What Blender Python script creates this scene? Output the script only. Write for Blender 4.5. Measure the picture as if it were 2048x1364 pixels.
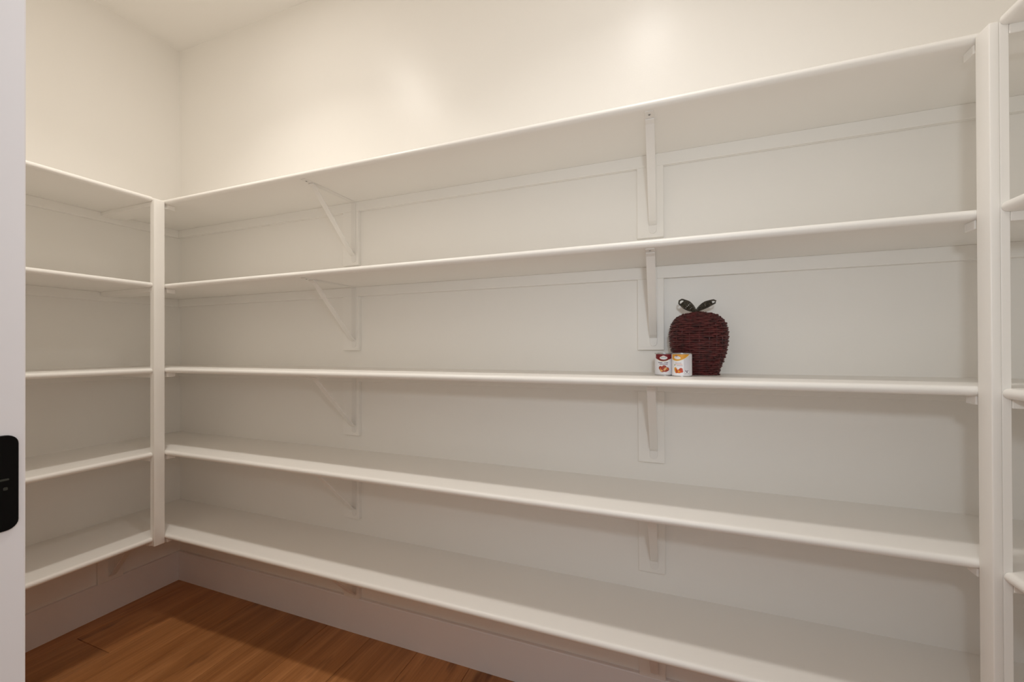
import bpy, bmesh, math, random
from mathutils import Matrix, Vector

for o in list(bpy.data.objects):
    bpy.data.objects.remove(o)
scene = bpy.context.scene
COL = scene.collection
rnd = random.Random(7)

# ------------------------------------------------------------------ camera
cam_data = bpy.data.cameras.new('camera')
cam = bpy.data.objects.new('camera', cam_data)
COL.objects.link(cam)
cam_data.sensor_fit = 'HORIZONTAL'
cam_data.sensor_width = 36.0
cam_data.lens = 818.864 / 2048 * 36.0
cam_data.shift_y = 10.372 / 2048
cam_data.clip_start = 0.01
YAW, PITCH, ROLL = 0.36097, 0.003783, -0.0035
fw0 = Vector((-math.sin(YAW), math.cos(YAW), 0))
rt0 = Vector((math.cos(YAW), math.sin(YAW), 0))
up0 = Vector((0, 0, 1))
fw = fw0 * math.cos(PITCH) + up0 * math.sin(PITCH)
up1 = up0 * math.cos(PITCH) - fw0 * math.sin(PITCH)
rt = rt0 * math.cos(ROLL) + up1 * math.sin(ROLL)
up = up1 * math.cos(ROLL) - rt0 * math.sin(ROLL)
m3 = Matrix((rt, up, -fw)).transposed()
cam.matrix_world = Matrix.Translation((2.56406, -1.49635, 1.28536)) @ m3.to_4x4()
scene.camera = cam

# ------------------------------------------------------------------ world, exposure
LAMP_POWER = 3.1
LAMP_SPREAD = 116
world = bpy.data.worlds.new('daylight_next_room')
scene.world = world
world.use_nodes = True
bg = world.node_tree.nodes['Background']
bg.inputs['Color'].default_value = (0.96, 0.965, 1.0, 1)
bg.inputs['Strength'].default_value = 0.55
# the photographer's flash, held just above the camera and aimed at the back wall
flash_data = bpy.data.lights.new('camera_flash', 'AREA')
flash_data.shape = 'DISK'; flash_data.size = 0.09
flash_data.energy = 2.75; flash_data.color = (0.86, 0.95, 1.0); flash_data.spread = math.radians(164)
flash = bpy.data.objects.new('camera_flash', flash_data)
COL.objects.link(flash)
flash.location = (2.66, -1.56, 1.545); flash.rotation_euler = (math.radians(90), 0, 0)
scene.view_settings.view_transform = 'Standard'
scene.view_settings.look = 'None'
scene.view_settings.exposure = 0.0
scene.view_settings.gamma = 1.0
scene.view_settings.use_curve_mapping = False
scene.cycles.max_bounces = 16
scene.cycles.diffuse_bounces = 10      # white room: light keeps bouncing between the shelves

# ------------------------------------------------------------------ materials
def new_mat(name):
    m = bpy.data.materials.new(name)
    m.use_nodes = True
    nt = m.node_tree
    b = nt.nodes['Principled BSDF']
    return m, nt, b

def plain(name, col, rough=0.5, metal=0.0, spec=0.5):
    m, nt, b = new_mat(name)
    b.inputs['Base Color'].default_value = (*col, 1)
    b.inputs['Roughness'].default_value = rough
    b.inputs['Metallic'].default_value = metal
    b.inputs['Specular IOR Level'].default_value = spec
    return m

def paint(name, col, rough, bump_scale, bump, spec=0.5, var=0.02):
    m, nt, b = new_mat(name)
    tc = nt.nodes.new('ShaderNodeTexCoord')
    n1 = nt.nodes.new('ShaderNodeTexNoise')
    n1.inputs['Scale'].default_value = 1.3
    n1.inputs['Detail'].default_value = 2
    nt.links.new(tc.outputs['Object'], n1.inputs['Vector'])
    mx = nt.nodes.new('ShaderNodeMix')
    mx.data_type = 'RGBA'
    mx.inputs[6].default_value = (*[c * (1 - var) for c in col], 1)
    mx.inputs[7].default_value = (*[min(1, c * (1 + var)) for c in col], 1)
    nt.links.new(n1.outputs['Fac'], mx.inputs[0])
    nt.links.new(mx.outputs[2], b.inputs['Base Color'])
    b.inputs['Roughness'].default_value = rough
    b.inputs['Specular IOR Level'].default_value = spec
    n2 = nt.nodes.new('ShaderNodeTexNoise')
    n2.inputs['Scale'].default_value = bump_scale
    n2.inputs['Detail'].default_value = 3
    nt.links.new(tc.outputs['Object'], n2.inputs['Vector'])
    bp = nt.nodes.new('ShaderNodeBump')
    bp.inputs['Strength'].default_value = bump
    bp.inputs['Distance'].default_value = 0.002
    nt.links.new(n2.outputs['Fac'], bp.inputs['Height'])
    nt.links.new(bp.outputs['Normal'], b.inputs['Normal'])
    return m

M_WALL = paint('wall_paint', (0.912, 0.892, 0.857), 0.35, 180, 0.08, 0.35)
M_CEIL = paint('ceiling_paint', (0.912, 0.892, 0.857), 0.6, 160, 0.12)
M_TRIM = paint('trim_paint', (0.912, 0.892, 0.857), 0.36, 90, 0.03, 0.4)
M_BASE = paint('baseboard_paint', (0.89, 0.865, 0.865), 0.36, 90, 0.03)
M_JAMB = paint('jamb_paint', (0.945, 0.90, 0.905), 0.4, 90, 0.03)
M_METAL = plain('painted_bracket', (0.86, 0.84, 0.81), 0.35)
M_HOLE = plain('screw_hole_dark', (0.03, 0.03, 0.03), 0.6)
M_SCREW = plain('screw_head', (0.62, 0.60, 0.58), 0.35, 0.4)
M_BLACK = plain('black_metal', (0.0035, 0.0028, 0.0025), 0.45, 0.0, 0.12)
M_SLOT = plain('latch_hole_grey', (0.06, 0.06, 0.05), 0.4, 0.5)
M_TIN = plain('tin_can_steel', (0.62, 0.62, 0.62), 0.25, 1.0)
M_SUB = plain('subfloor_dark', (0.03, 0.018, 0.01), 0.8)

def wood_mat():
    m, nt, b = new_mat('oak_plank')
    L = nt.links.new
    tc = nt.nodes.new('ShaderNodeTexCoord')
    oi = nt.nodes.new('ShaderNodeObjectInfo')
    mul = nt.nodes.new('ShaderNodeVectorMath'); mul.operation = 'SCALE'
    mul.inputs[0].default_value = (13.1, 37.7, 5.3)
    L(oi.outputs['Random'], mul.inputs['Scale'])
    add = nt.nodes.new('ShaderNodeVectorMath'); add.operation = 'ADD'
    L(tc.outputs['Object'], add.inputs[0]); L(mul.outputs[0], add.inputs[1])
    mp = nt.nodes.new('ShaderNodeMapping')
    mp.inputs['Scale'].default_value = (1, 0.09, 1)
    L(add.outputs[0], mp.inputs['Vector'])
    n1 = nt.nodes.new('ShaderNodeTexNoise')
    n1.inputs['Scale'].default_value = 14; n1.inputs['Detail'].default_value = 5
    n1.inputs['Roughness'].default_value = 0.6; n1.inputs['Distortion'].default_value = 0.8
    L(mp.outputs[0], n1.inputs['Vector'])
    r1 = nt.nodes.new('ShaderNodeValToRGB')
    e = r1.color_ramp.elements
    e[0].position = 0.25; e[0].color = (0.31, 0.118, 0.032, 1)
    e[1].position = 0.75; e[1].color = (0.59, 0.275, 0.105, 1)
    x = r1.color_ramp.elements.new(0.5); x.color = (0.45, 0.193, 0.064, 1)
    L(n1.outputs['Fac'], r1.inputs[0])
    # fine pores
    mp2 = nt.nodes.new('ShaderNodeMapping'); mp2.inputs['Scale'].default_value = (1, 0.035, 1)
    L(add.outputs[0], mp2.inputs['Vector'])
    n2 = nt.nodes.new('ShaderNodeTexNoise')
    n2.inputs['Scale'].default_value = 130; n2.inputs['Detail'].default_value = 3
    L(mp2.outputs[0], n2.inputs['Vector'])
    r2 = nt.nodes.new('ShaderNodeValToRGB')
    r2.color_ramp.elements[0].position = 0.3; r2.color_ramp.elements[0].color = (0.82, 0.80, 0.78, 1)
    r2.color_ramp.elements[1].position = 0.6; r2.color_ramp.elements[1].color = (1, 1, 1, 1)
    L(n2.outputs['Fac'], r2.inputs[0])
    mx = nt.nodes.new('ShaderNodeMix'); mx.data_type = 'RGBA'; mx.blend_type = 'MULTIPLY'
    mx.inputs[0].default_value = 1
    L(r1.outputs[0], mx.inputs[6]); L(r2.outputs[0], mx.inputs[7])
    # sparse dark knots / mineral streaks
    mp3 = nt.nodes.new('ShaderNodeMapping'); mp3.inputs['Scale'].default_value = (1, 0.22, 1)
    L(add.outputs[0], mp3.inputs['Vector'])
    n3 = nt.nodes.new('ShaderNodeTexNoise')
    n3.inputs['Scale'].default_value = 11; n3.inputs['Detail'].default_value = 3
    L(mp3.outputs[0], n3.inputs['Vector'])
    r3 = nt.nodes.new('ShaderNodeValToRGB')
    r3.color_ramp.elements[0].position = 0.64; r3.color_ramp.elements[0].color = (1, 1, 1, 1)
    r3.color_ramp.elements[1].position = 0.74; r3.color_ramp.elements[1].color = (0.35, 0.28, 0.24, 1)
    L(n3.outputs['Fac'], r3.inputs[0])
    mk = nt.nodes.new('ShaderNodeMix'); mk.data_type = 'RGBA'; mk.blend_type = 'MULTIPLY'
    mk.inputs[0].default_value = 1
    L(mx.outputs[2], mk.inputs[6]); L(r3.outputs[0], mk.inputs[7])
    # plank-to-plank tone
    hs = nt.nodes.new('ShaderNodeHueSaturation')
    mr = nt.nodes.new('ShaderNodeMapRange')
    mr.inputs['To Min'].default_value = 0.88; mr.inputs['To Max'].default_value = 1.12
    L(oi.outputs['Random'], mr.inputs[0]); L(mr.outputs[0], hs.inputs['Value'])
    L(mk.outputs[2], hs.inputs['Color'])
    L(hs.outputs[0], b.inputs['Base Color'])
    b.inputs['Roughness'].default_value = 0.42
    bp = nt.nodes.new('ShaderNodeBump'); bp.inputs['Strength'].default_value = 0.12
    bp.inputs['Distance'].default_value = 0.001
    L(n2.outputs['Fac'], bp.inputs['Height']); L(bp.outputs[0], b.inputs['Normal'])
    return m
M_WOOD = wood_mat()

def wicker_mat(name, c0, c1, scale):
    m, nt, b = new_mat(name)
    tc = nt.nodes.new('ShaderNodeTexCoord')
    n = nt.nodes.new('ShaderNodeTexNoise'); n.inputs['Scale'].default_value = scale
    n.inputs['Detail'].default_value = 3
    nt.links.new(tc.outputs['Object'], n.inputs['Vector'])
    r = nt.nodes.new('ShaderNodeValToRGB')
    r.color_ramp.elements[0].position = 0.3; r.color_ramp.elements[0].color = (*c0, 1)
    r.color_ramp.elements[1].position = 0.7; r.color_ramp.elements[1].color = (*c1, 1)
    nt.links.new(n.outputs['Fac'], r.inputs[0])
    nt.links.new(r.outputs[0], b.inputs['Base Color'])
    b.inputs['Roughness'].default_value = 0.45
    return m
M_WICKER = wicker_mat('maroon_wicker', (0.038, 0.0075, 0.008), (0.125, 0.022, 0.022), 70)
M_WLINER = plain('dark_wicker_core', (0.02, 0.006, 0.006), 0.8)
M_LEAF = wicker_mat('dark_olive_wicker', (0.022, 0.017, 0.010), (0.075, 0.062, 0.040), 140)
M_STEM = plain('brown_stem', (0.06, 0.028, 0.022), 0.7)

# ------------------------------------------------------------------ mesh helpers
def box(bm, x0, x1, y0, y1, z0, z1):
    v = [bm.verts.new(p) for p in ((x0,y0,z0),(x1,y0,z0),(x1,y1,z0),(x0,y1,z0),
                                   (x0,y0,z1),(x1,y0,z1),(x1,y1,z1),(x0,y1,z1))]
    for f in ((0,3,2,1),(4,5,6,7),(0,1,5,4),(1,2,6,5),(2,3,7,6),(3,0,4,7)):
        bm.faces.new([v[i] for i in f])

def prism(bm, pts, a, b, axis):
    """extrude a 2D polygon between a and b along axis (0: pts=(y,z), 1: pts=(x,z), 2: pts=(x,y))"""
    def P(p, t):
        return (t, p[0], p[1]) if axis == 0 else (p[0], t, p[1]) if axis == 1 else (p[0], p[1], t)
    A = [bm.verts.new(P(p, a)) for p in pts]
    B = [bm.verts.new(P(p, b)) for p in pts]
    n = len(pts)
    bm.faces.new(A); bm.faces.new(B)
    for i in range(n):
        bm.faces.new((A[i], A[(i+1) % n], B[(i+1) % n], B[i]))

def tube(bm, pts, r, seg=6, closed=False):
    n = len(pts)
    P = [Vector(p) for p in pts]
    rings = []
    ref = Vector((0.13, 0.2, 0.97)).normalized()
    for i in range(n):
        a = P[(i-1) % n] if (closed or i > 0) else P[i]
        c = P[(i+1) % n] if (closed or i < n-1) else P[i]
        t = (c - a).normalized()
        u = t.cross(ref)
        if u.length < 1e-4:
            u = t.cross(Vector((1, 0, 0)))
        u.normalize(); w = t.cross(u)
        rr = r[i] if isinstance(r, (list, tuple)) else r
        rings.append([bm.verts.new(P[i] + (u*math.cos(k*2*math.pi/seg) + w*math.sin(k*2*math.pi/seg))*rr)
                      for k in range(seg)])
    m = n if closed else n-1
    for i in range(m):
        A, B = rings[i], rings[(i+1) % n]
        for k in range(seg):
            bm.faces.new((A[k], A[(k+1) % seg], B[(k+1) % seg], B[k]))
    if not closed:
        bm.faces.new(rings[0][::-1]); bm.faces.new(rings[-1])

def lathe(bm, prof, seg=48):
    """prof: (r,z) points; r=0 allowed at the ends"""
    rings = []
    for r, z in prof:
        if r < 1e-6:
            rings.append([bm.verts.new((0, 0, z))])
        else:
            rings.append([bm.verts.new((r*math.cos(k*2*math.pi/seg), r*math.sin(k*2*math.pi/seg), z)) for k in range(seg)])
    for A, B in zip(rings, rings[1:]):
        for k in range(seg):
            k2 = (k+1) % seg
            if len(A) == 1 and len(B) == 1: continue
            if len(A) == 1: bm.faces.new((A[0], B[k], B[k2]))
            elif len(B) == 1: bm.faces.new((A[k], A[k2], B[0]))
            else: bm.faces.new((A[k], A[k2], B[k2], B[k]))

def obj(name, bm, mat, parent=None, smooth=False, bevel=0.0, seg=2):
    bmesh.ops.recalc_face_normals(bm, faces=bm.faces)
    if bevel:
        es = [e for e in bm.edges if len(e.link_faces) == 2 and e.calc_face_angle(0) > 0.6]
        bmesh.ops.bevel(bm, geom=es, offset=bevel, segments=seg, profile=0.5, affect='EDGES', clamp_overlap=True)
    me = bpy.data.meshes.new(name)
    bm.to_mesh(me); bm.free()
    me.materials.append(mat)
    if smooth:
        for p in me.polygons: p.use_smooth = True
        try: me.set_sharp_from_angle(angle=math.radians(38))
        except Exception: pass
    o = bpy.data.objects.new(name, me)
    COL.objects.link(o)
    if parent: o.parent = parent
    return o

def boxobj(name, dims, mat, parent=None, bevel=0.0, **k):
    bm = bmesh.new(); box(bm, *dims)
    return obj(name, bm, mat, parent, bevel=bevel, **k)

def thing(name, label, cat, loc=(0,0,0), rotz=0, group=None):
    o = bpy.data.objects.new(name, None)
    o.empty_display_size = 0.05
    COL.objects.link(o)
    o.location = loc; o.rotation_euler = (0, 0, rotz)
    o['label'] = label; o['category'] = cat
    if group: o['group'] = group
    return o

def struct(o, label, cat):
    o['kind'] = 'structure'; o['label'] = label; o['category'] = cat
    return o

# ------------------------------------------------------------------ dimensions (metres)
H = 2.9613                      # ceiling
XR = 3.626                      # right wall
YF, WT = -1.3480, 0.116         # front wall, pantry face; thickness
JX0, JX1, DH = 2.144, 2.960, 2.06   # doorway
SZ = [1.9567, 1.5720, 1.1876, 0.8120, 0.4327]   # shelf mid heights, top to bottom
T = 0.022                       # shelf thickness
DB, XL, XRT = 0.3119, 0.4165, 3.2095            # back shelf depth, left / right shelf front
PYF = -0.353                    # front face of the corner posts
CL = 0.018                      # cleat thickness
BH, BT = 0.157, 0.016           # baseboard
ORD = ['top', 'second', 'middle', 'fourth', 'lowest']

# ------------------------------------------------------------------ room shell
W = 0.10
struct(boxobj('wall_back', (-W, XR+W, 0, W, -0.05, H), M_WALL), 'long off-white painted back wall behind the shelves', 'wall')
struct(boxobj('wall_left', (-W, 0, -3.2, 0, -0.05, H), M_WALL), 'short off-white painted wall behind the left shelves', 'wall')
struct(boxobj('wall_right', (XR, XR+W, -3.2, 0, -0.05, H), M_WALL), 'off-white painted wall behind the right shelves', 'wall')
bm = bmesh.new()
box(bm, 0, JX0-0.018, YF-WT, YF, -0.02, H)
box(bm, JX1+0.018, XR, YF-WT, YF, -0.02, H)
box(bm, JX0-0.018, JX1+0.018, YF-WT, YF, DH+0.018, H)
struct(obj('wall_front', bm, M_WALL), 'off-white painted front wall around the doorway', 'wall')
struct(boxobj('ceiling', (-W, XR+W, YF-WT, W, H, H+0.1), M_CEIL), 'cream painted pantry ceiling', 'ceiling')

# floor: sub floor and separate planks running towards the back wall
floor = struct(boxobj('floor', (-W, XR+W, -3.2, W, -0.06, -0.012), M_SUB), 'warm brown wood plank floor', 'floor')
PW, GAP = 0.2445, 0.0016
xs = 0.595 - 3*PW
plank_cache = {}
def plank(x0, x1, y0, y1):
    key = (round(x1-x0, 4), round(y1-y0, 4))
    if key not in plank_cache:
        b2 = bmesh.new()
        w, l = x1-x0, y1-y0
        box(b2, 0, w, 0, l, -0.012, 0)
        top = [e for e in b2.edges if all(abs(v.co.z) < 1e-6 for v in e.verts)]
        bmesh.ops.recalc_face_normals(b2, faces=b2.faces)
        bmesh.ops.bevel(b2, geom=top, offset=0.0014, segments=1, affect='EDGES')
        me = bpy.data.meshes.new('plank'); b2.to_mesh(me); b2.free(); me.materials.append(M_WOOD)
        plank_cache[key] = me
    o = bpy.data.objects.new('plank', plank_cache[key])
    COL.objects.link(o); o.parent = floor; o.location = (x0, y0, 0)
joints = [-0.95, -0.474, -1.25, -0.82, -1.10, -0.62, -1.32, -0.9, -0.55, -1.18, -0.75, -1.28, -0.5, -1.0, -0.7, -1.2, -0.6]
c = 0
while xs < XR:
    x0, x1 = max(xs, 0.0), min(xs+PW, XR)
    ys = [0.0, joints[c % len(joints)], joints[c % len(joints)]-1.52, -3.2]
    for ya, yb in zip(ys, ys[1:]):
        plank(x0+GAP/2, x1-GAP/2, max(yb, -3.2)+GAP/2, ya-GAP/2)
    xs += PW; c += 1

# baseboards (slightly eased top edge)
def bprof(s):
    return [(0, 0), (s*BT, 0), (s*BT, BH-0.003), (s*(BT-0.003), BH), (0, BH)]
bm = bmesh.new(); prism(bm, bprof(-1), 0, XR, 0)
struct(obj('baseboard_back', bm, M_BASE), 'white baseboard along the back wall', 'baseboard')
bm = bmesh.new(); prism(bm, bprof(1), -BT, YF, 1)
struct(obj('baseboard_left', bm, M_BASE), 'white baseboard along the left wall', 'baseboard')
bm = bmesh.new(); prism(bm, [(XR-p[0], p[1]) for p in bprof(1)], -BT, YF, 1)
struct(obj('baseboard_right', bm, M_BASE), 'white baseboard along the right wall', 'baseboard')

# doorway lining with a black strike plate on the left jamb
jamb = struct(boxobj('trim_1', (JX0-0.018, JX0, YF-WT, YF, 0, DH+0.018), M_JAMB, bevel=0.0012), 'white door jamb with a black strike plate at the left edge', 'door jamb')
struct(boxobj('trim_2', (JX1, JX1+0.018, YF-WT, YF, 0, DH+0.018), M_JAMB, bevel=0.0012), 'white right-hand door jamb', 'door jamb')
struct(boxobj('trim_3', (JX0, JX1, YF-WT, YF, DH, DH+0.018), M_JAMB), 'white head of the door lining', 'door jamb')
def rrect(y0, y1, z0, z1, r, n=6):
    pts = []
    for cy, cz, a0 in ((y1-r, z1-r, 0), (y0+r, z1-r, 90), (y0+r, z0+r, 180), (y1-r, z0+r, 270)):
        for k in range(n+1):
            a = math.radians(a0 + 90*k/n)
            pts.append((cy + r*math.cos(a), cz + r*math.sin(a)))
    return pts
PZ0, PZ1, PY1 = 1.1625, 1.2272, YF-0.0040
bm = bmesh.new()
prism(bm, rrect(PY1-0.043, PY1, PZ0, PZ1, 0.0062), JX0, JX0+0.0016, 0)
plate = obj('strike_plate', bm, M_BLACK, jamb, bevel=0.0004, seg=1)
plate['label'] = 'black rounded metal strike plate'
PZM = (PZ0+PZ1)/2
bm = bmesh.new(); prism(bm, rrect(PY1-0.036, PY1-0.0046, PZM+0.0018, PZM+0.0031, 0.0005), JX0+0.0016, JX0+0.0020, 0)
slot = obj('latch_slot', bm, M_SLOT, plate)
bm = bmesh.new(); prism(bm, rrect(PY1-0.0072, PY1-0.0052, PZM-0.0047, PZM-0.0027, 0.0006), JX0+0.0016, JX0+0.0020, 0)
obj('catch', bm, M_SLOT, plate)
for dz in (-0.0235, 0.0235):
    bm = bmesh.new()
    prism(bm, [(PY1-0.024+0.0042*math.cos(a*math.pi/8), PZM+dz+0.0042*math.sin(a*math.pi/8)) for a in range(16)], JX0+0.0016, JX0+0.0023, 0)
    obj('screw', bm, M_BLACK, plate)

# ------------------------------------------------------------------ recessed ceiling lights
def emis(name, col, s):
    m = bpy.data.materials.new(name); m.use_nodes = True
    nt = m.node_tree; nt.nodes.clear()
    e = nt.nodes.new('ShaderNodeEmission'); o = nt.nodes.new('ShaderNodeOutputMaterial')
    e.inputs[0].default_value = (*col, 1); e.inputs[1].default_value = s
    nt.links.new(e.outputs[0], o.inputs[0])
    return m
for x, y, gain, lcol, lab in ((1.05, -0.755, 1.22, (1.0, 0.94, 0.86), 'round white recessed ceiling light nearer the left wall'),
                  (2.49, -0.775, 0.88, (1.0, 0.962, 0.915), 'round white recessed ceiling light nearer the right shelves')):
    M_LAMP = emis('lamp_lens', lcol, 76.0*gain)
    t = thing('recessed_light', lab, 'ceiling light', (x, y, H), 0, 'recessed ceiling lights')
    bm = bmesh.new(); lathe(bm, [(0.066, -0.0005), (0.090, -0.0005), (0.092, -0.003), (0.088, -0.006), (0.066, -0.004), (0.066, -0.0005)])
    obj('trim_ring', bm, M_CEIL, t, smooth=True)
    bm = bmesh.new(); lathe(bm, [(0, -0.003), (0.0655, -0.003)], 40)
    bmesh.ops.recalc_face_normals(bm, faces=bm.faces)
    for f in bm.faces:
        if f.normal.z > 0: f.normal_flip()
    me = bpy.data.meshes.new('lens'); bm.to_mesh(me); bm.free(); me.materials.append(M_LAMP)
    o = bpy.data.objects.new('lens', me); COL.objects.link(o); o.parent = t
    ld = bpy.data.lights.new('bulb', 'AREA'); ld.shape = 'DISK'; ld.size = 0.12
    ld.energy = LAMP_POWER*gain; ld.color = lcol; ld.spread = math.radians(LAMP_SPREAD)
    lo = bpy.data.objects.new('bulb', ld); COL.objects.link(lo); lo.parent = t; lo.location = (0, 0, -0.008)

# ------------------------------------------------------------------ shelves
PX = 0.3985, 0.4295             # left post x extent
QX = 3.1930, 3.2240             # right post x extent
def nose(sgn, f, w, z, n=8):
    """bullnosed strip profile; f = front coordinate, material runs to f - sgn*w"""
    r = T/2
    pts = [(f - sgn*w, z - r), (f - sgn*w, z + r)]
    for k in range(n+1):
        a = math.pi/2 - math.pi*k/n
        pts.append((f - sgn*r + sgn*r*math.cos(a), z + r*math.sin(a)))
    return pts

back_lab = ['topmost long white shelf across the back wall',
            'second long white shelf from the top on the back wall',
            'middle long white back shelf holding the apple basket and cans',
            'empty long white back shelf just below the apple basket shelf',
            'lowest long white shelf on the back wall, nearest the floor']
left_lab = ['topmost short white shelf on the left wall',
            'second short white shelf from the top on the left wall',
            'middle short white shelf on the left wall',
            'fourth short white shelf from the top on the left wall',
            'lowest short white shelf on the left wall, above the floor']
right_lab = ['topmost white shelf at the right edge, beside the right post',
             'second white shelf from the top at the right edge',
             'middle white shelf at the right edge beside the right post',
             'fourth white shelf from the top at the right edge',
             'lowest white shelf on the right wall']
BR = [(1.180, 1.268, 1.243), (2.4705, 2.5565, 2.5215)]   # backing board x0,x1 and bracket x
for i, z in enumerate(SZ):
    zb, zt = z - T/2, z + T/2
    # back run
    t = thing('wall_shelf', back_lab[i], 'shelf', (0, 0, zb), 0, 'long shelves on the back wall')
    bm = bmesh.new()
    prism(bm, [(0, 0), (XR, 0), (XR, -DB), (QX[1], -DB), (QX[1], -DB+0.018), (PX[0], -DB+0.018), (PX[0], -DB), (0, -DB)], 0, T, 2)
    obj('shelf_board', bm, M_TRIM, t)
    bm = bmesh.new(); prism(bm, nose(-1, -DB, 0.018, T/2), PX[0]+0.0002, QX[1]-0.0002, 0)
    obj('nosing', bm, M_TRIM, t, smooth=True)
    bm = bmesh.new(); box(bm, 0, XR, -CL, 0, -0.0415, 0)
    obj('cleat', bm, M_TRIM, t, bevel=0.0015)
    for x0, x1, xb in BR:
        bot = -0.285 if i < 4 else BH - zb
        bm = bmesh.new(); box(bm, x0, x1, -CL, 0, bot, -0.0415)
        obj('backing_board', bm, M_TRIM, t, bevel=0.0015)
    for (tip, x0, x1, wall) in ((PX[1]-0.002, PX[0]-0.0005, PX[0]-0.0005, CL), (QX[0]+0.003, QX[1]+0.0005, QX[1]+0.0005, XR-CL)):
        bm = bmesh.new()
        prism(bm, [(wall, -0.268), (tip, -0.268), (tip, -0.300), (x0, -DB+0.0005), (x0, PYF), (wall, PYF)], -0.0195, 0, 2)
        obj('joint_batten', bm, M_TRIM, t, bevel=0.0012, seg=1)
    # left run
    t = thing('wall_shelf', left_lab[i], 'shelf', (0, 0, zb), 0, 'short shelves on the left wall')
    bm = bmesh.new(); box(bm, 0, PX[0], YF, -DB, 0, T); obj('shelf_board', bm, M_TRIM, t)
    bm = bmesh.new(); prism(bm, nose(1, XL, 0.018, T/2), PYF, YF, 1); obj('nosing', bm, M_TRIM, t, smooth=True)
    bm = bmesh.new(); box(bm, 0, CL, YF, -CL, -0.0415, 0); obj('cleat', bm, M_TRIM, t, bevel=0.0015)
    if i == 4:
        bm = bmesh.new(); box(bm, 0, CL, -0.3625, -0.265, BH-zb, -0.0415); obj('backing_board', bm, M_TRIM, t, bevel=0.0015)
    # right run
    t = thing('wall_shelf', right_lab[i], 'shelf', (0, 0, zb), 0, 'shelves on the right wall')
    bm = bmesh.new(); box(bm, QX[1], XR, YF, -DB, 0, T); obj('shelf_board', bm, M_TRIM, t)
    bm = bmesh.new(); prism(bm, nose(-1, XRT, QX[1]-XRT, T/2), PYF, YF, 1); obj('nosing', bm, M_TRIM, t, smooth=True)
    bm = bmesh.new(); box(bm, XR-CL, XR, YF, -CL, -0.0415, 0); obj('cleat', bm, M_TRIM, t, bevel=0.0015)

# corner posts, each of two thin boards
PB, PT = 0.405, 1.9560
for (x0, xm, x1, lab) in ((PX[1], 0.4145, PX[0], 'slim white post at the corner of the left and back shelves'),
                          (QX[0], 3.2090, QX[1], 'slim white post at the corner of the back and right shelves')):
    t = thing('corner_post', lab, 'post', (0, 0, 0), 0, 'corner posts')
    a, b = sorted((x0, xm))
    bm = bmesh.new(); box(bm, a, b, PYF, -DB, PB, PT); obj('post_board', bm, M_TRIM, t, bevel=0.0022, seg=3, smooth=True)
    a, b = sorted((xm, x1))
    bm = bmesh.new(); box(bm, a, b, PYF+0.0008, -DB, PB+0.001, PT-0.002); obj('post_board', bm, M_TRIM, t, bevel=0.0012)

# ------------------------------------------------------------------ metal brackets
def strap_prof(pts, th):
    """thick polyline (y,z) -> polygon"""
    out_a, out_b = [], []
    n = len(pts)
    for i, p in enumerate(pts):
        d = Vector((0, 0))
        if i > 0: d += (Vector(p) - Vector(pts[i-1])).normalized()
        if i < n-1: d += (Vector(pts[i+1]) - Vector(p)).normalized()
        d.normalize(); nn = Vector((-d.y, d.x)) * th/2
        out_a.append((p[0]+nn.x, p[1]+nn.y)); out_b.append((p[0]-nn.x, p[1]-nn.y))
    return out_a + out_b[::-1]

def make_bracket(label, loc, rotz, reach=0.276, leg=0.272, drop=0.232, group='metal shelf brackets'):
    """local: wall face at y=0, arm runs to -y under the shelf (z=0)"""
    t = thing('shelf_bracket', label, 'bracket', loc, rotz, group)
    w = 0.0125
    bm = bmesh.new(); box(bm, -w, w, -reach, 0, -0.0026, 0)
    obj('arm', bm, M_METAL, t, bevel=0.0008, seg=1)
    bm = bmesh.new()
    n = 8
    pts = [(-w, -0.0026), (w, -0.0026)] + [(w*math.cos(-k*math.pi/n), -leg+w + w*math.sin(-k*math.pi/n)) for k in range(n+1)]
    prism(bm, pts, -0.0026, 0, 1)
    obj('leg', bm, M_METAL, t, bevel=0.0006, seg=1)
    bm = bmesh.new()
    prism(bm, strap_prof([(-reach+0.036, -0.0040), (-reach+0.052, -0.0100), (-0.018, -drop), (-0.0035, -drop-0.010)], 0.0045), -w, w, 0)
    obj('strut', bm, M_METAL, t, bevel=0.0008, seg=1)
    # screw in the arm tip and in the leg foot
    bm = bmesh.new(); prism(bm, [(0.0042*math.cos(a*math.pi/6), -reach+0.016+0.0042*math.sin(a*math.pi/6)) for a in range(12)], -0.0036, -0.0026, 2)
    s = obj('screw', bm, M_SCREW, t)
    bm = bmesh.new(); prism(bm, [(0.0019*math.cos(a*math.pi/4), -reach+0.016+0.0019*math.sin(a*math.pi/4)) for a in range(8)], -0.0040, -0.0036, 2)
    obj('screw_recess', bm, M_HOLE, s)
    bm = bmesh.new(); prism(bm, [(0.0042*math.cos(a*math.pi/6), -leg+0.014+0.0042*math.sin(a*math.pi/6)) for a in range(12)], -0.0036, -0.0026, 1)
    obj('screw', bm, M_METAL, t)
    return t
for i, z in enumerate(SZ):
    for (x0, x1, xb), side in zip(BR, ('left post', 'right post')):
        where = {0: 'topmost', 1: 'second', 2: 'middle', 3: 'fourth', 4: 'lowest'}[i]
        lg = 0.272 if i < 4 else 0.25
        make_bracket(f'white metal bracket under the {where} back shelf, the one nearer the {side}',
                     (xb, -CL, z-T/2), 0, leg=lg)
make_bracket('white metal bracket on the left wall under the lowest left shelf', (CL, -0.312, SZ[4]-T/2), math.radians(90),
             reach=0.276, leg=0.25)

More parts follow.
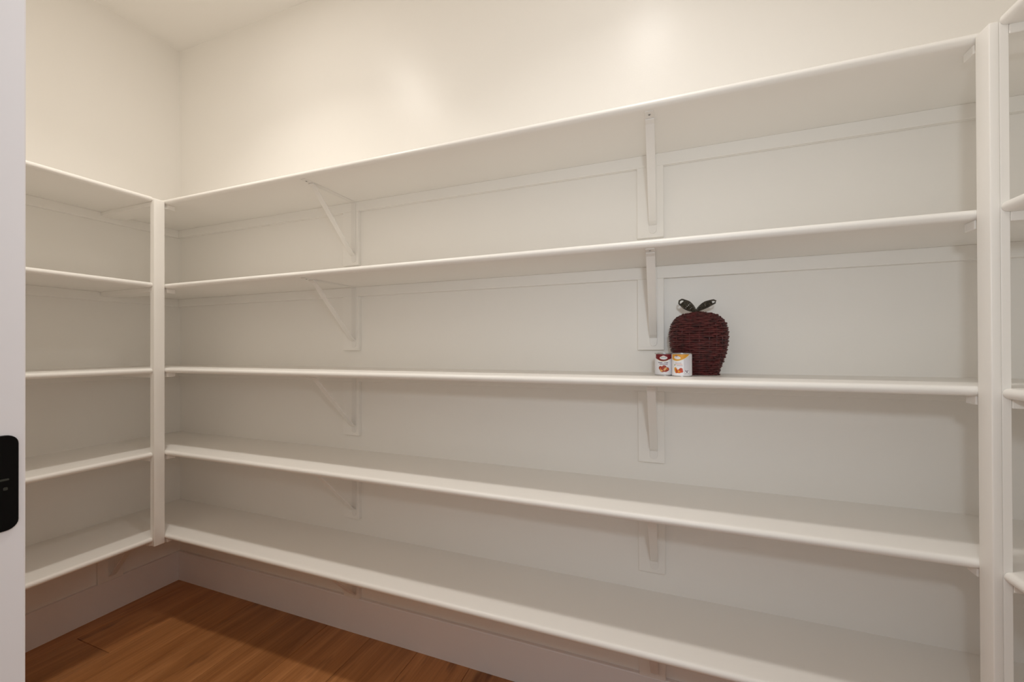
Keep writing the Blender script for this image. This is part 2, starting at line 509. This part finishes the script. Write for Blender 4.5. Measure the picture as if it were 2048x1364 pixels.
# ------------------------------------------------------------------ apple-shaped wicker basket
ZS = SZ[2] + T/2
AX, AY = 2.6575, -0.084
basket = thing('apple_basket', 'dark red wicker basket shaped like an apple with two leaves', 'basket', (AX, AY, ZS))
prof = [(0.000, 0.0585, 0.036), (0.012, 0.0590, 0.038), (0.024, 0.0625, 0.041), (0.044, 0.0705, 0.045), (0.067, 0.0775, 0.049),
        (0.092, 0.0825, 0.052), (0.120, 0.0848, 0.053), (0.140, 0.0835, 0.052), (0.158, 0.0790, 0.049), (0.173, 0.0705, 0.044),
        (0.184, 0.0570, 0.036), (0.191, 0.0400, 0.026), (0.1945, 0.0220, 0.015)]
def interp(h):
    for (h0, a0, b0), (h1, a1, b1) in zip(prof, prof[1:]):
        if h <= h1:
            f = (h-h0)/(h1-h0); return a0+(a1-a0)*f, b0+(b1-b0)*f
    return prof[-1][1:]
def ell(a, b, th, off=0.0):
    return ((a+off)*math.copysign(abs(math.cos(th))**0.85, math.cos(th)), (b+off)*math.copysign(abs(math.sin(th))**0.85, math.sin(th)))
# core
bm = bmesh.new(); rings = []
for h, a, b in prof:
    rings.append([bm.verts.new((*ell(a-0.0042, b-0.0042, k*2*math.pi/40), max(h, 0.001))) for k in range(40)])
for A, B in zip(rings, rings[1:]):
    for k in range(40): bm.faces.new((A[k], A[(k+1) % 40], B[(k+1) % 40], B[k]))
bm.faces.new(rings[0][::-1]); bm.faces.new(rings[-1])
obj('body', bm, M_WLINER, basket, smooth=True)
# woven rows: each row passes alternately over and under the uprights
NST = 22
heights = []
h = 0.0032
while h < 0.190:
    heights.append(h); h += (0.0066 if h < 0.165 else 0.0048) * rnd.uniform(0.92, 1.08)
bm = bmesh.new()
for ri, h in enumerate(heights):
    a, b = interp(h)
    ph = 0 if ri % 2 else math.pi
    j = [rnd.uniform(-0.0010, 0.0010) for _ in range(NST)]
    pts = []
    N = NST*5
    for k in range(N):
        th = k*2*math.pi/N
        wv = 0.0024*math.sin(NST/2*th + ph)
        jj = j[int(k/5) % NST]
        x, y = ell(a, b, th, wv - 0.0022 + jj*0.6)
        pts.append((x, y, h + jj + 0.0003*math.sin(5*th+ri)))
    tube(bm, pts, 0.0034, 6, closed=True)
o = obj('woven_strands', bm, M_WICKER, basket, smooth=True); o['kind'] = 'stuff'
# uprights
bm = bmesh.new()
for s in range(NST):
    th = (s+0.5)*2*math.pi/NST
    pts = []
    for q in range(26):
        h = 0.003 + 0.189*q/25
        a, b = interp(h); x, y = ell(a, b, th, -0.0030); pts.append((x, y, h))
    tube(bm, pts, 0.0021, 5)
o = obj('uprights', bm, M_WICKER, basket, smooth=True); o['kind'] = 'stuff'
# braided cap
bm = bmesh.new()
for k, (rx, ry, hh) in enumerate(((0.030, 0.019, 0.1915), (0.0225, 0.0145, 0.1935), (0.015, 0.010, 0.195), (0.0075, 0.005, 0.196))):
    tube(bm, [(rx*math.cos(q*math.pi/14), ry*math.sin(q*math.pi/14), hh+0.0006*math.sin(q*1.9+k)) for q in range(28)], 0.0030, 5, closed=True)
obj('crown', bm, M_WICKER, basket, smooth=True)
bm = bmesh.new(); tube(bm, [(-0.010, 0, 0.193), (-0.011, -0.001, 0.199), (-0.0095, -0.001, 0.205)], [0.0055, 0.0048, 0.0035], 8)
obj('stem', bm, M_STEM, basket, smooth=True)

def leaf(base, tip, width, bend, label):
    """flat wicker leaf: rim tube, cross strands, open eye near the tip"""
    B, P = Vector(base), Vector(tip)
    ax = (P-B); ln = ax.length; ax.normalize()
    nx = Vector((-ax.z, 0, ax.x))
    def pt(u, v):
        wv = width * (math.sin(math.pi*min(1, u**0.8*0.93+0.07*u)))**0.62 if 0 < u < 1 else 0
        if u > 0.86:
            wv = width * 0.70 * math.sqrt(max(0, 1-((u-0.86)/0.14)**2))
        elif u > 0.6:
            wv = width * (1.0 - 0.30*((u-0.6)/0.26))
        else:
            wv = width * math.sin(math.pi/2*(u/0.6))**0.8 if u > 0 else 0
        return B + ax*(u*ln) + nx*(v*wv + bend*math.sin(math.pi*u)) + Vector((0, -0.004*math.sin(math.pi*u)*(1-v*v), 0))
    bm = bmesh.new()
    loop = [pt(u/16, 1) for u in range(17)] + [pt(u/16, -1) for u in range(15, 0, -1)]
    tube(bm, loop, 0.0027, 6, closed=True)
    rim = obj('leaf', bm, M_LEAF, basket, smooth=True)
    rim['label'] = label
    bm = bmesh.new()
    for k in range(15):
        u = 0.08 + 0.71*k/14
        s = 1 if k % 2 else -1
        if k in (4, 8): continue
        tube(bm, [pt(u-0.03, -1), pt(u, -0.4)+Vector((0, 0.0012*s, 0)), pt(u+0.02, 0.3)-Vector((0, 0.0012*s, 0)), pt(u+0.03, 1)], 0.0021, 5)
    tube(bm, [pt(u/12, 0) for u in range(0, 10)], 0.0020, 5)
    tube(bm, [pt(u/12, 0.5) for u in range(1, 10)], 0.0017, 5)
    tube(bm, [pt(u/12, -0.5) for u in range(1, 10)], 0.0017, 5)
    obj('leaf_weave', bm, M_LEAF, rim, smooth=True)
leaf((-0.0070, -0.006, 0.199), (-0.0550, -0.012, 0.2335), 0.0122, -0.0010, 'dark olive woven left leaf')
leaf((-0.0070, -0.006, 0.199), (0.0490, -0.012, 0.2285), 0.0082, 0.0038, 'dark olive narrow woven right leaf')

# ------------------------------------------------------------------ tin cans
CR, CH = 0.0283, 0.0695
def can(label, loc, rotz):
    t = thing('tin_can', label, 'can', loc, rotz, 'tin cans on the middle shelf')
    bm = bmesh.new()
    R, Hc = CR, CH
    lathe(bm, [(0, 0.002), (R-0.0022, 0.002), (R-0.002, 0.0004), (R-0.0008, 0), (R, 0.0008), (R, 0.0022), (R-0.0012, 0.0034),
               (R-0.0012, Hc-0.0034), (R, Hc-0.0022), (R, Hc-0.0008), (R-0.0008, Hc), (R-0.002, Hc-0.0004), (R-0.0024, Hc-0.0028),
               (R*0.72, Hc-0.0028), (R*0.70, Hc-0.0022), (R*0.66, Hc-0.0028), (0, Hc-0.0028)], 56)
    obj('tin_body', bm, M_TIN, t, smooth=True)
    bm = bmesh.new(); lathe(bm, [(R-0.0010, 0.0036), (R-0.0004, 0.0036), (R-0.0004, Hc-0.0036), (R-0.0010, Hc-0.0036)], 56)
    lab = obj('paper_label', bm, M_LABEL, t, smooth=True)
    return t, lab
M_LABEL = plain('white_label_paper', (0.80, 0.80, 0.84), 0.4)
M_LRED = plain('label_dark_red', (0.17, 0.006, 0.012), 0.4)
M_LORANGE = plain('label_orange', (0.72, 0.33, 0.035), 0.4)
M_LTEAL = plain('label_teal_print', (0.22, 0.36, 0.34), 0.4)
M_LGREY = plain('label_grey_print', (0.34, 0.27, 0.33), 0.4)
M_LDARK = plain('label_dark_print', (0.10, 0.05, 0.10), 0.4)
M_LPINK = plain('label_pale_pink_print', (0.78, 0.52, 0.46), 0.4)
M_LSILV = plain('label_silver_panel', (0.64, 0.63, 0.68), 0.35)
M_LBROWN = plain('label_potato_brown', (0.36, 0.045, 0.02), 0.4)
M_LTAN = plain('label_potato_flesh', (0.75, 0.42, 0.15), 0.4)
M_LCARROT = plain('label_carrot_orange', (0.70, 0.15, 0.025), 0.4)
M_LCARR2 = plain('label_carrot_red', (0.52, 0.06, 0.03), 0.4)
M_LYELL = plain('label_pale_yellow', (0.82, 0.66, 0.34), 0.4)
M_LPURP = plain('label_purple_print', (0.22, 0.12, 0.24), 0.4)
M_LGREEN = plain('label_green_print', (0.20, 0.42, 0.16), 0.4)

def patch(name, parent, mat, f, lift, nu=14, nv=5):
    """printed patch on the can wall; f(u,v) -> (arc position s in metres from the label front, height z)"""
    bm = bmesh.new(); R = CR - 0.0004 + lift
    g = [[None]*(nv+1) for _ in range(nu+1)]
    for i in range(nu+1):
        for j in range(nv+1):
            s, z = f(i/nu, j/nv)
            th = s/CR - math.pi/2
            g[i][j] = bm.verts.new((R*math.cos(th), R*math.sin(th), z))
    for i in range(nu):
        for j in range(nv):
            bm.faces.new((g[i][j], g[i+1][j], g[i+1][j+1], g[i][j+1]))
    bmesh.ops.remove_doubles(bm, verts=bm.verts, dist=1e-7)
    return obj(name, bm, mat, parent, smooth=True)
def oval(s0, z0, rs, rz, rot=0.0):
    c, sn = math.cos(rot), math.sin(rot)
    def f(u, v):
        a = u*2-1; hh = math.sqrt(max(0, 1-a*a))
        x, y = a*rs, (v*2-1)*hh*rz
        return s0 + x*c - y*sn, z0 + x*sn + y*c
    return f
def rect(s0, s1, z0, z1, skew=0.0):
    return lambda u, v: (s0+(s1-s0)*u, z0+(z1-z0)*v + skew*(u-0.5))
def band(s0, s1, ztop, low):
    return lambda u, v: (s0+(s1-s0)*u, low(u) + (ztop-low(u))*v)
ZT = CH-0.0038

# red can: potatoes
cr, lab = can('small white tin can with a dark red band, left of its pair', (2.5572, -0.1485, ZS), math.radians(-6))
patch('red_band', lab, M_LRED, band(-0.026, 0.026, ZT, lambda u: 0.0475 + 0.0055*abs(2*u-1)**2.5), 0.0002, 28)
patch('red_band', lab, M_LRED, band(-0.0190, 0.0190, 0.052, lambda u: 0.0445 + 0.006*abs(2*u-1)**2), 0.0003, 20)
patch('cream_edge', lab, M_LYELL, lambda u, v: (-0.0185+0.037*u, 0.0437 + 0.0062*abs(2*u-1)**2 + v*0.0010), 0.0004, 20, 2)
patch('emblem_ring', lab, M_LPINK, oval(0.0010, 0.0545, 0.0118, 0.0052), 0.0005, 20)
patch('emblem_oval', lab, M_LABEL, oval(0.0010, 0.0545, 0.0104, 0.0042), 0.0007, 20)
patch('emblem_peak', lab, M_LPINK, oval(0.0005, 0.0600, 0.0042, 0.0016), 0.0007, 12)
for k in range(7):
    patch('emblem_lettering', lab, M_LTEAL, rect(-0.0070+k*0.0023, -0.0052+k*0.0023, 0.0538, 0.0556+0.0005*(k % 2)), 0.0009, 2, 1)
for k in range(9):
    if k in (4,): continue
    patch('product_lettering', lab, M_LDARK if k < 4 or k > 6 else M_LGREY, rect(-0.0150+k*0.0033, -0.0124+k*0.0033, 0.0390, 0.0412), 0.0004, 2, 1)
for k in range(7):
    patch('product_lettering', lab, M_LGREY, rect(-0.0105+k*0.0034, -0.0078+k*0.0034, 0.0338, 0.0368), 0.0004, 2, 1)
for s0, z0, a, b, rot, mt in ((-0.0075, 0.0235, 0.0060, 0.0062, 0.3, M_LBROWN), (0.0030, 0.0262, 0.0066, 0.0060, -0.3, M_LBROWN),
                              (0.0118, 0.0205, 0.0058, 0.0056, 0.2, M_LBROWN), (-0.0025, 0.0165, 0.0070, 0.0052, 0.0, M_LBROWN),
                              (0.0070, 0.0165, 0.0070, 0.0044, 0.2, M_LBROWN)):
    patch('potato_picture', lab, mt, oval(s0, z0, a, b, rot), 0.0004, 14)
for s0, z0, a, b, rot, mt in ((0.0055, 0.0208, 0.0062, 0.0030, 0.85, M_LTAN), (-0.0055, 0.0158, 0.0045, 0.0030, -0.1, M_LTAN),
                              (-0.0080, 0.0215, 0.0022, 0.0030, 0.1, M_LCARROT), (0.0125, 0.0210, 0.0022, 0.0026, 0.1, M_LCARROT)):
    patch('potato_highlight', lab, mt, oval(s0, z0, a, b, rot), 0.0006, 12)

# orange can: carrots
co, lab = can('small white tin can with an orange swoosh, front right of its pair', (2.6062, -0.1802, ZS), math.radians(-8))
def swoosh(u, v):
    s = -0.030 + 0.056*u
    top = ZT
    low = 0.0472 + 0.0185*max(0, (u-0.33)/0.67)**1.9 + 0.006*max(0, (0.33-u)/0.33)**2
    return s, low + (top-low)*v
patch('orange_swoosh', lab, M_LORANGE, swoosh, 0.0002, 30)
patch('cream_edge', lab, M_LYELL, lambda u, v: (-0.030+0.056*u, 0.0472 + 0.0185*max(0, (u-0.33)/0.67)**1.9 + 0.006*max(0, (0.33-u)/0.33)**2 - 0.001*v), 0.0003, 30, 1)
patch('emblem_ring', lab, M_LYELL, oval(-0.0100, 0.0560, 0.0106, 0.0050, -0.12), 0.0004, 20)
patch('emblem_oval', lab, M_LABEL, oval(-0.0100, 0.0560, 0.0093, 0.0040, -0.12), 0.0006, 20)
patch('emblem_peak', lab, M_LPURP, oval(-0.0120, 0.0606, 0.0040, 0.0016), 0.0006, 12)
for k in range(6):
    patch('emblem_lettering', lab, M_LSILV, rect(-0.0165+k*0.0022, -0.0148+k*0.0022, 0.0555-k*0.0002, 0.0575-k*0.0002), 0.0008, 2, 1)
patch('silver_panel', lab, M_LSILV, band(0.0085, 0.0315, 0.0500, lambda u: 0.0060), 0.00015, 12)
patch('silver_panel', lab, M_LSILV, lambda u, v: (0.0085+0.023*u, 0.0500+v*(0.004+0.011*u)), 0.00016, 12)
for k in range(5):
    patch('product_lettering', lab, M_LGREY, rect(-0.0170+k*0.0038, -0.0138+k*0.0038, 0.0402, 0.0412), 0.0004, 2, 1)
for k in range(6):
    patch('product_lettering', lab, M_LPINK, rect(-0.0165+k*0.0036, -0.0137+k*0.0036, 0.0352, 0.0380), 0.0004, 2, 1)
for k in range(5):
    patch('product_lettering', lab, M_LGREY, rect(-0.0110+k*0.0034, -0.0084+k*0.0034, 0.0318, 0.0330), 0.0004, 2, 1)
patch('leaf_mark', lab, M_LGREEN, oval(-0.0180, 0.0345, 0.0016, 0.0022), 0.0005, 8)
for s0, z0, a, b, rot, mt in ((-0.0140, 0.0190, 0.0050, 0.0090, 0.35, M_LCARROT), (-0.0160, 0.0220, 0.0040, 0.0060, 0.1, M_LORANGE),
                              (-0.0040, 0.0165, 0.0082, 0.0056, 0.2, M_LCARROT), (0.0005, 0.0215, 0.0052, 0.0046, 0.1, M_LCARR2),
                              (0.0030, 0.0165, 0.0036, 0.0040, 0.0, M_LCARR2)):
    patch('carrot_picture', lab, mt, oval(s0, z0, a, b, rot), 0.0004, 14)
for s0, z0, a, b, rot, mt in ((-0.0120, 0.0175, 0.0018, 0.0062, 0.35, M_LBROWN), (-0.0030, 0.0205, 0.0030, 0.0016, 0.1, M_LBROWN),
                              (-0.0055, 0.0160, 0.0022, 0.0034, 0.1, M_LORANGE), (-0.0155, 0.0185, 0.0014, 0.0050, 0.3, M_LORANGE)):
    patch('carrot_highlight', lab, mt, oval(s0, z0, a, b, rot), 0.0006, 12)
patch('utensil_panel', lab, M_LABEL, oval(0.0175, 0.0145, 0.0066, 0.0066), 0.0003, 14)
for rot in (0.85, -0.85):
    patch('utensil_mark', lab, M_LDARK, lambda u, v, r=rot: (0.0175 + (u-0.5)*0.011*math.cos(r) - (v-0.5)*0.0011*math.sin(r),
                                                          0.0140 + (u-0.5)*0.011*math.sin(r) + (v-0.5)*0.0011*math.cos(r)), 0.0005 if rot > 0 else 0.0006, 6, 1)
patch('utensil_mark', lab, M_LDARK, oval(0.0142, 0.0175, 0.0016, 0.0020), 0.0007, 8)
patch('utensil_mark', lab, M_LDARK, rect(0.0183, 0.0204, 0.0160, 0.0195), 0.0007, 2, 1)
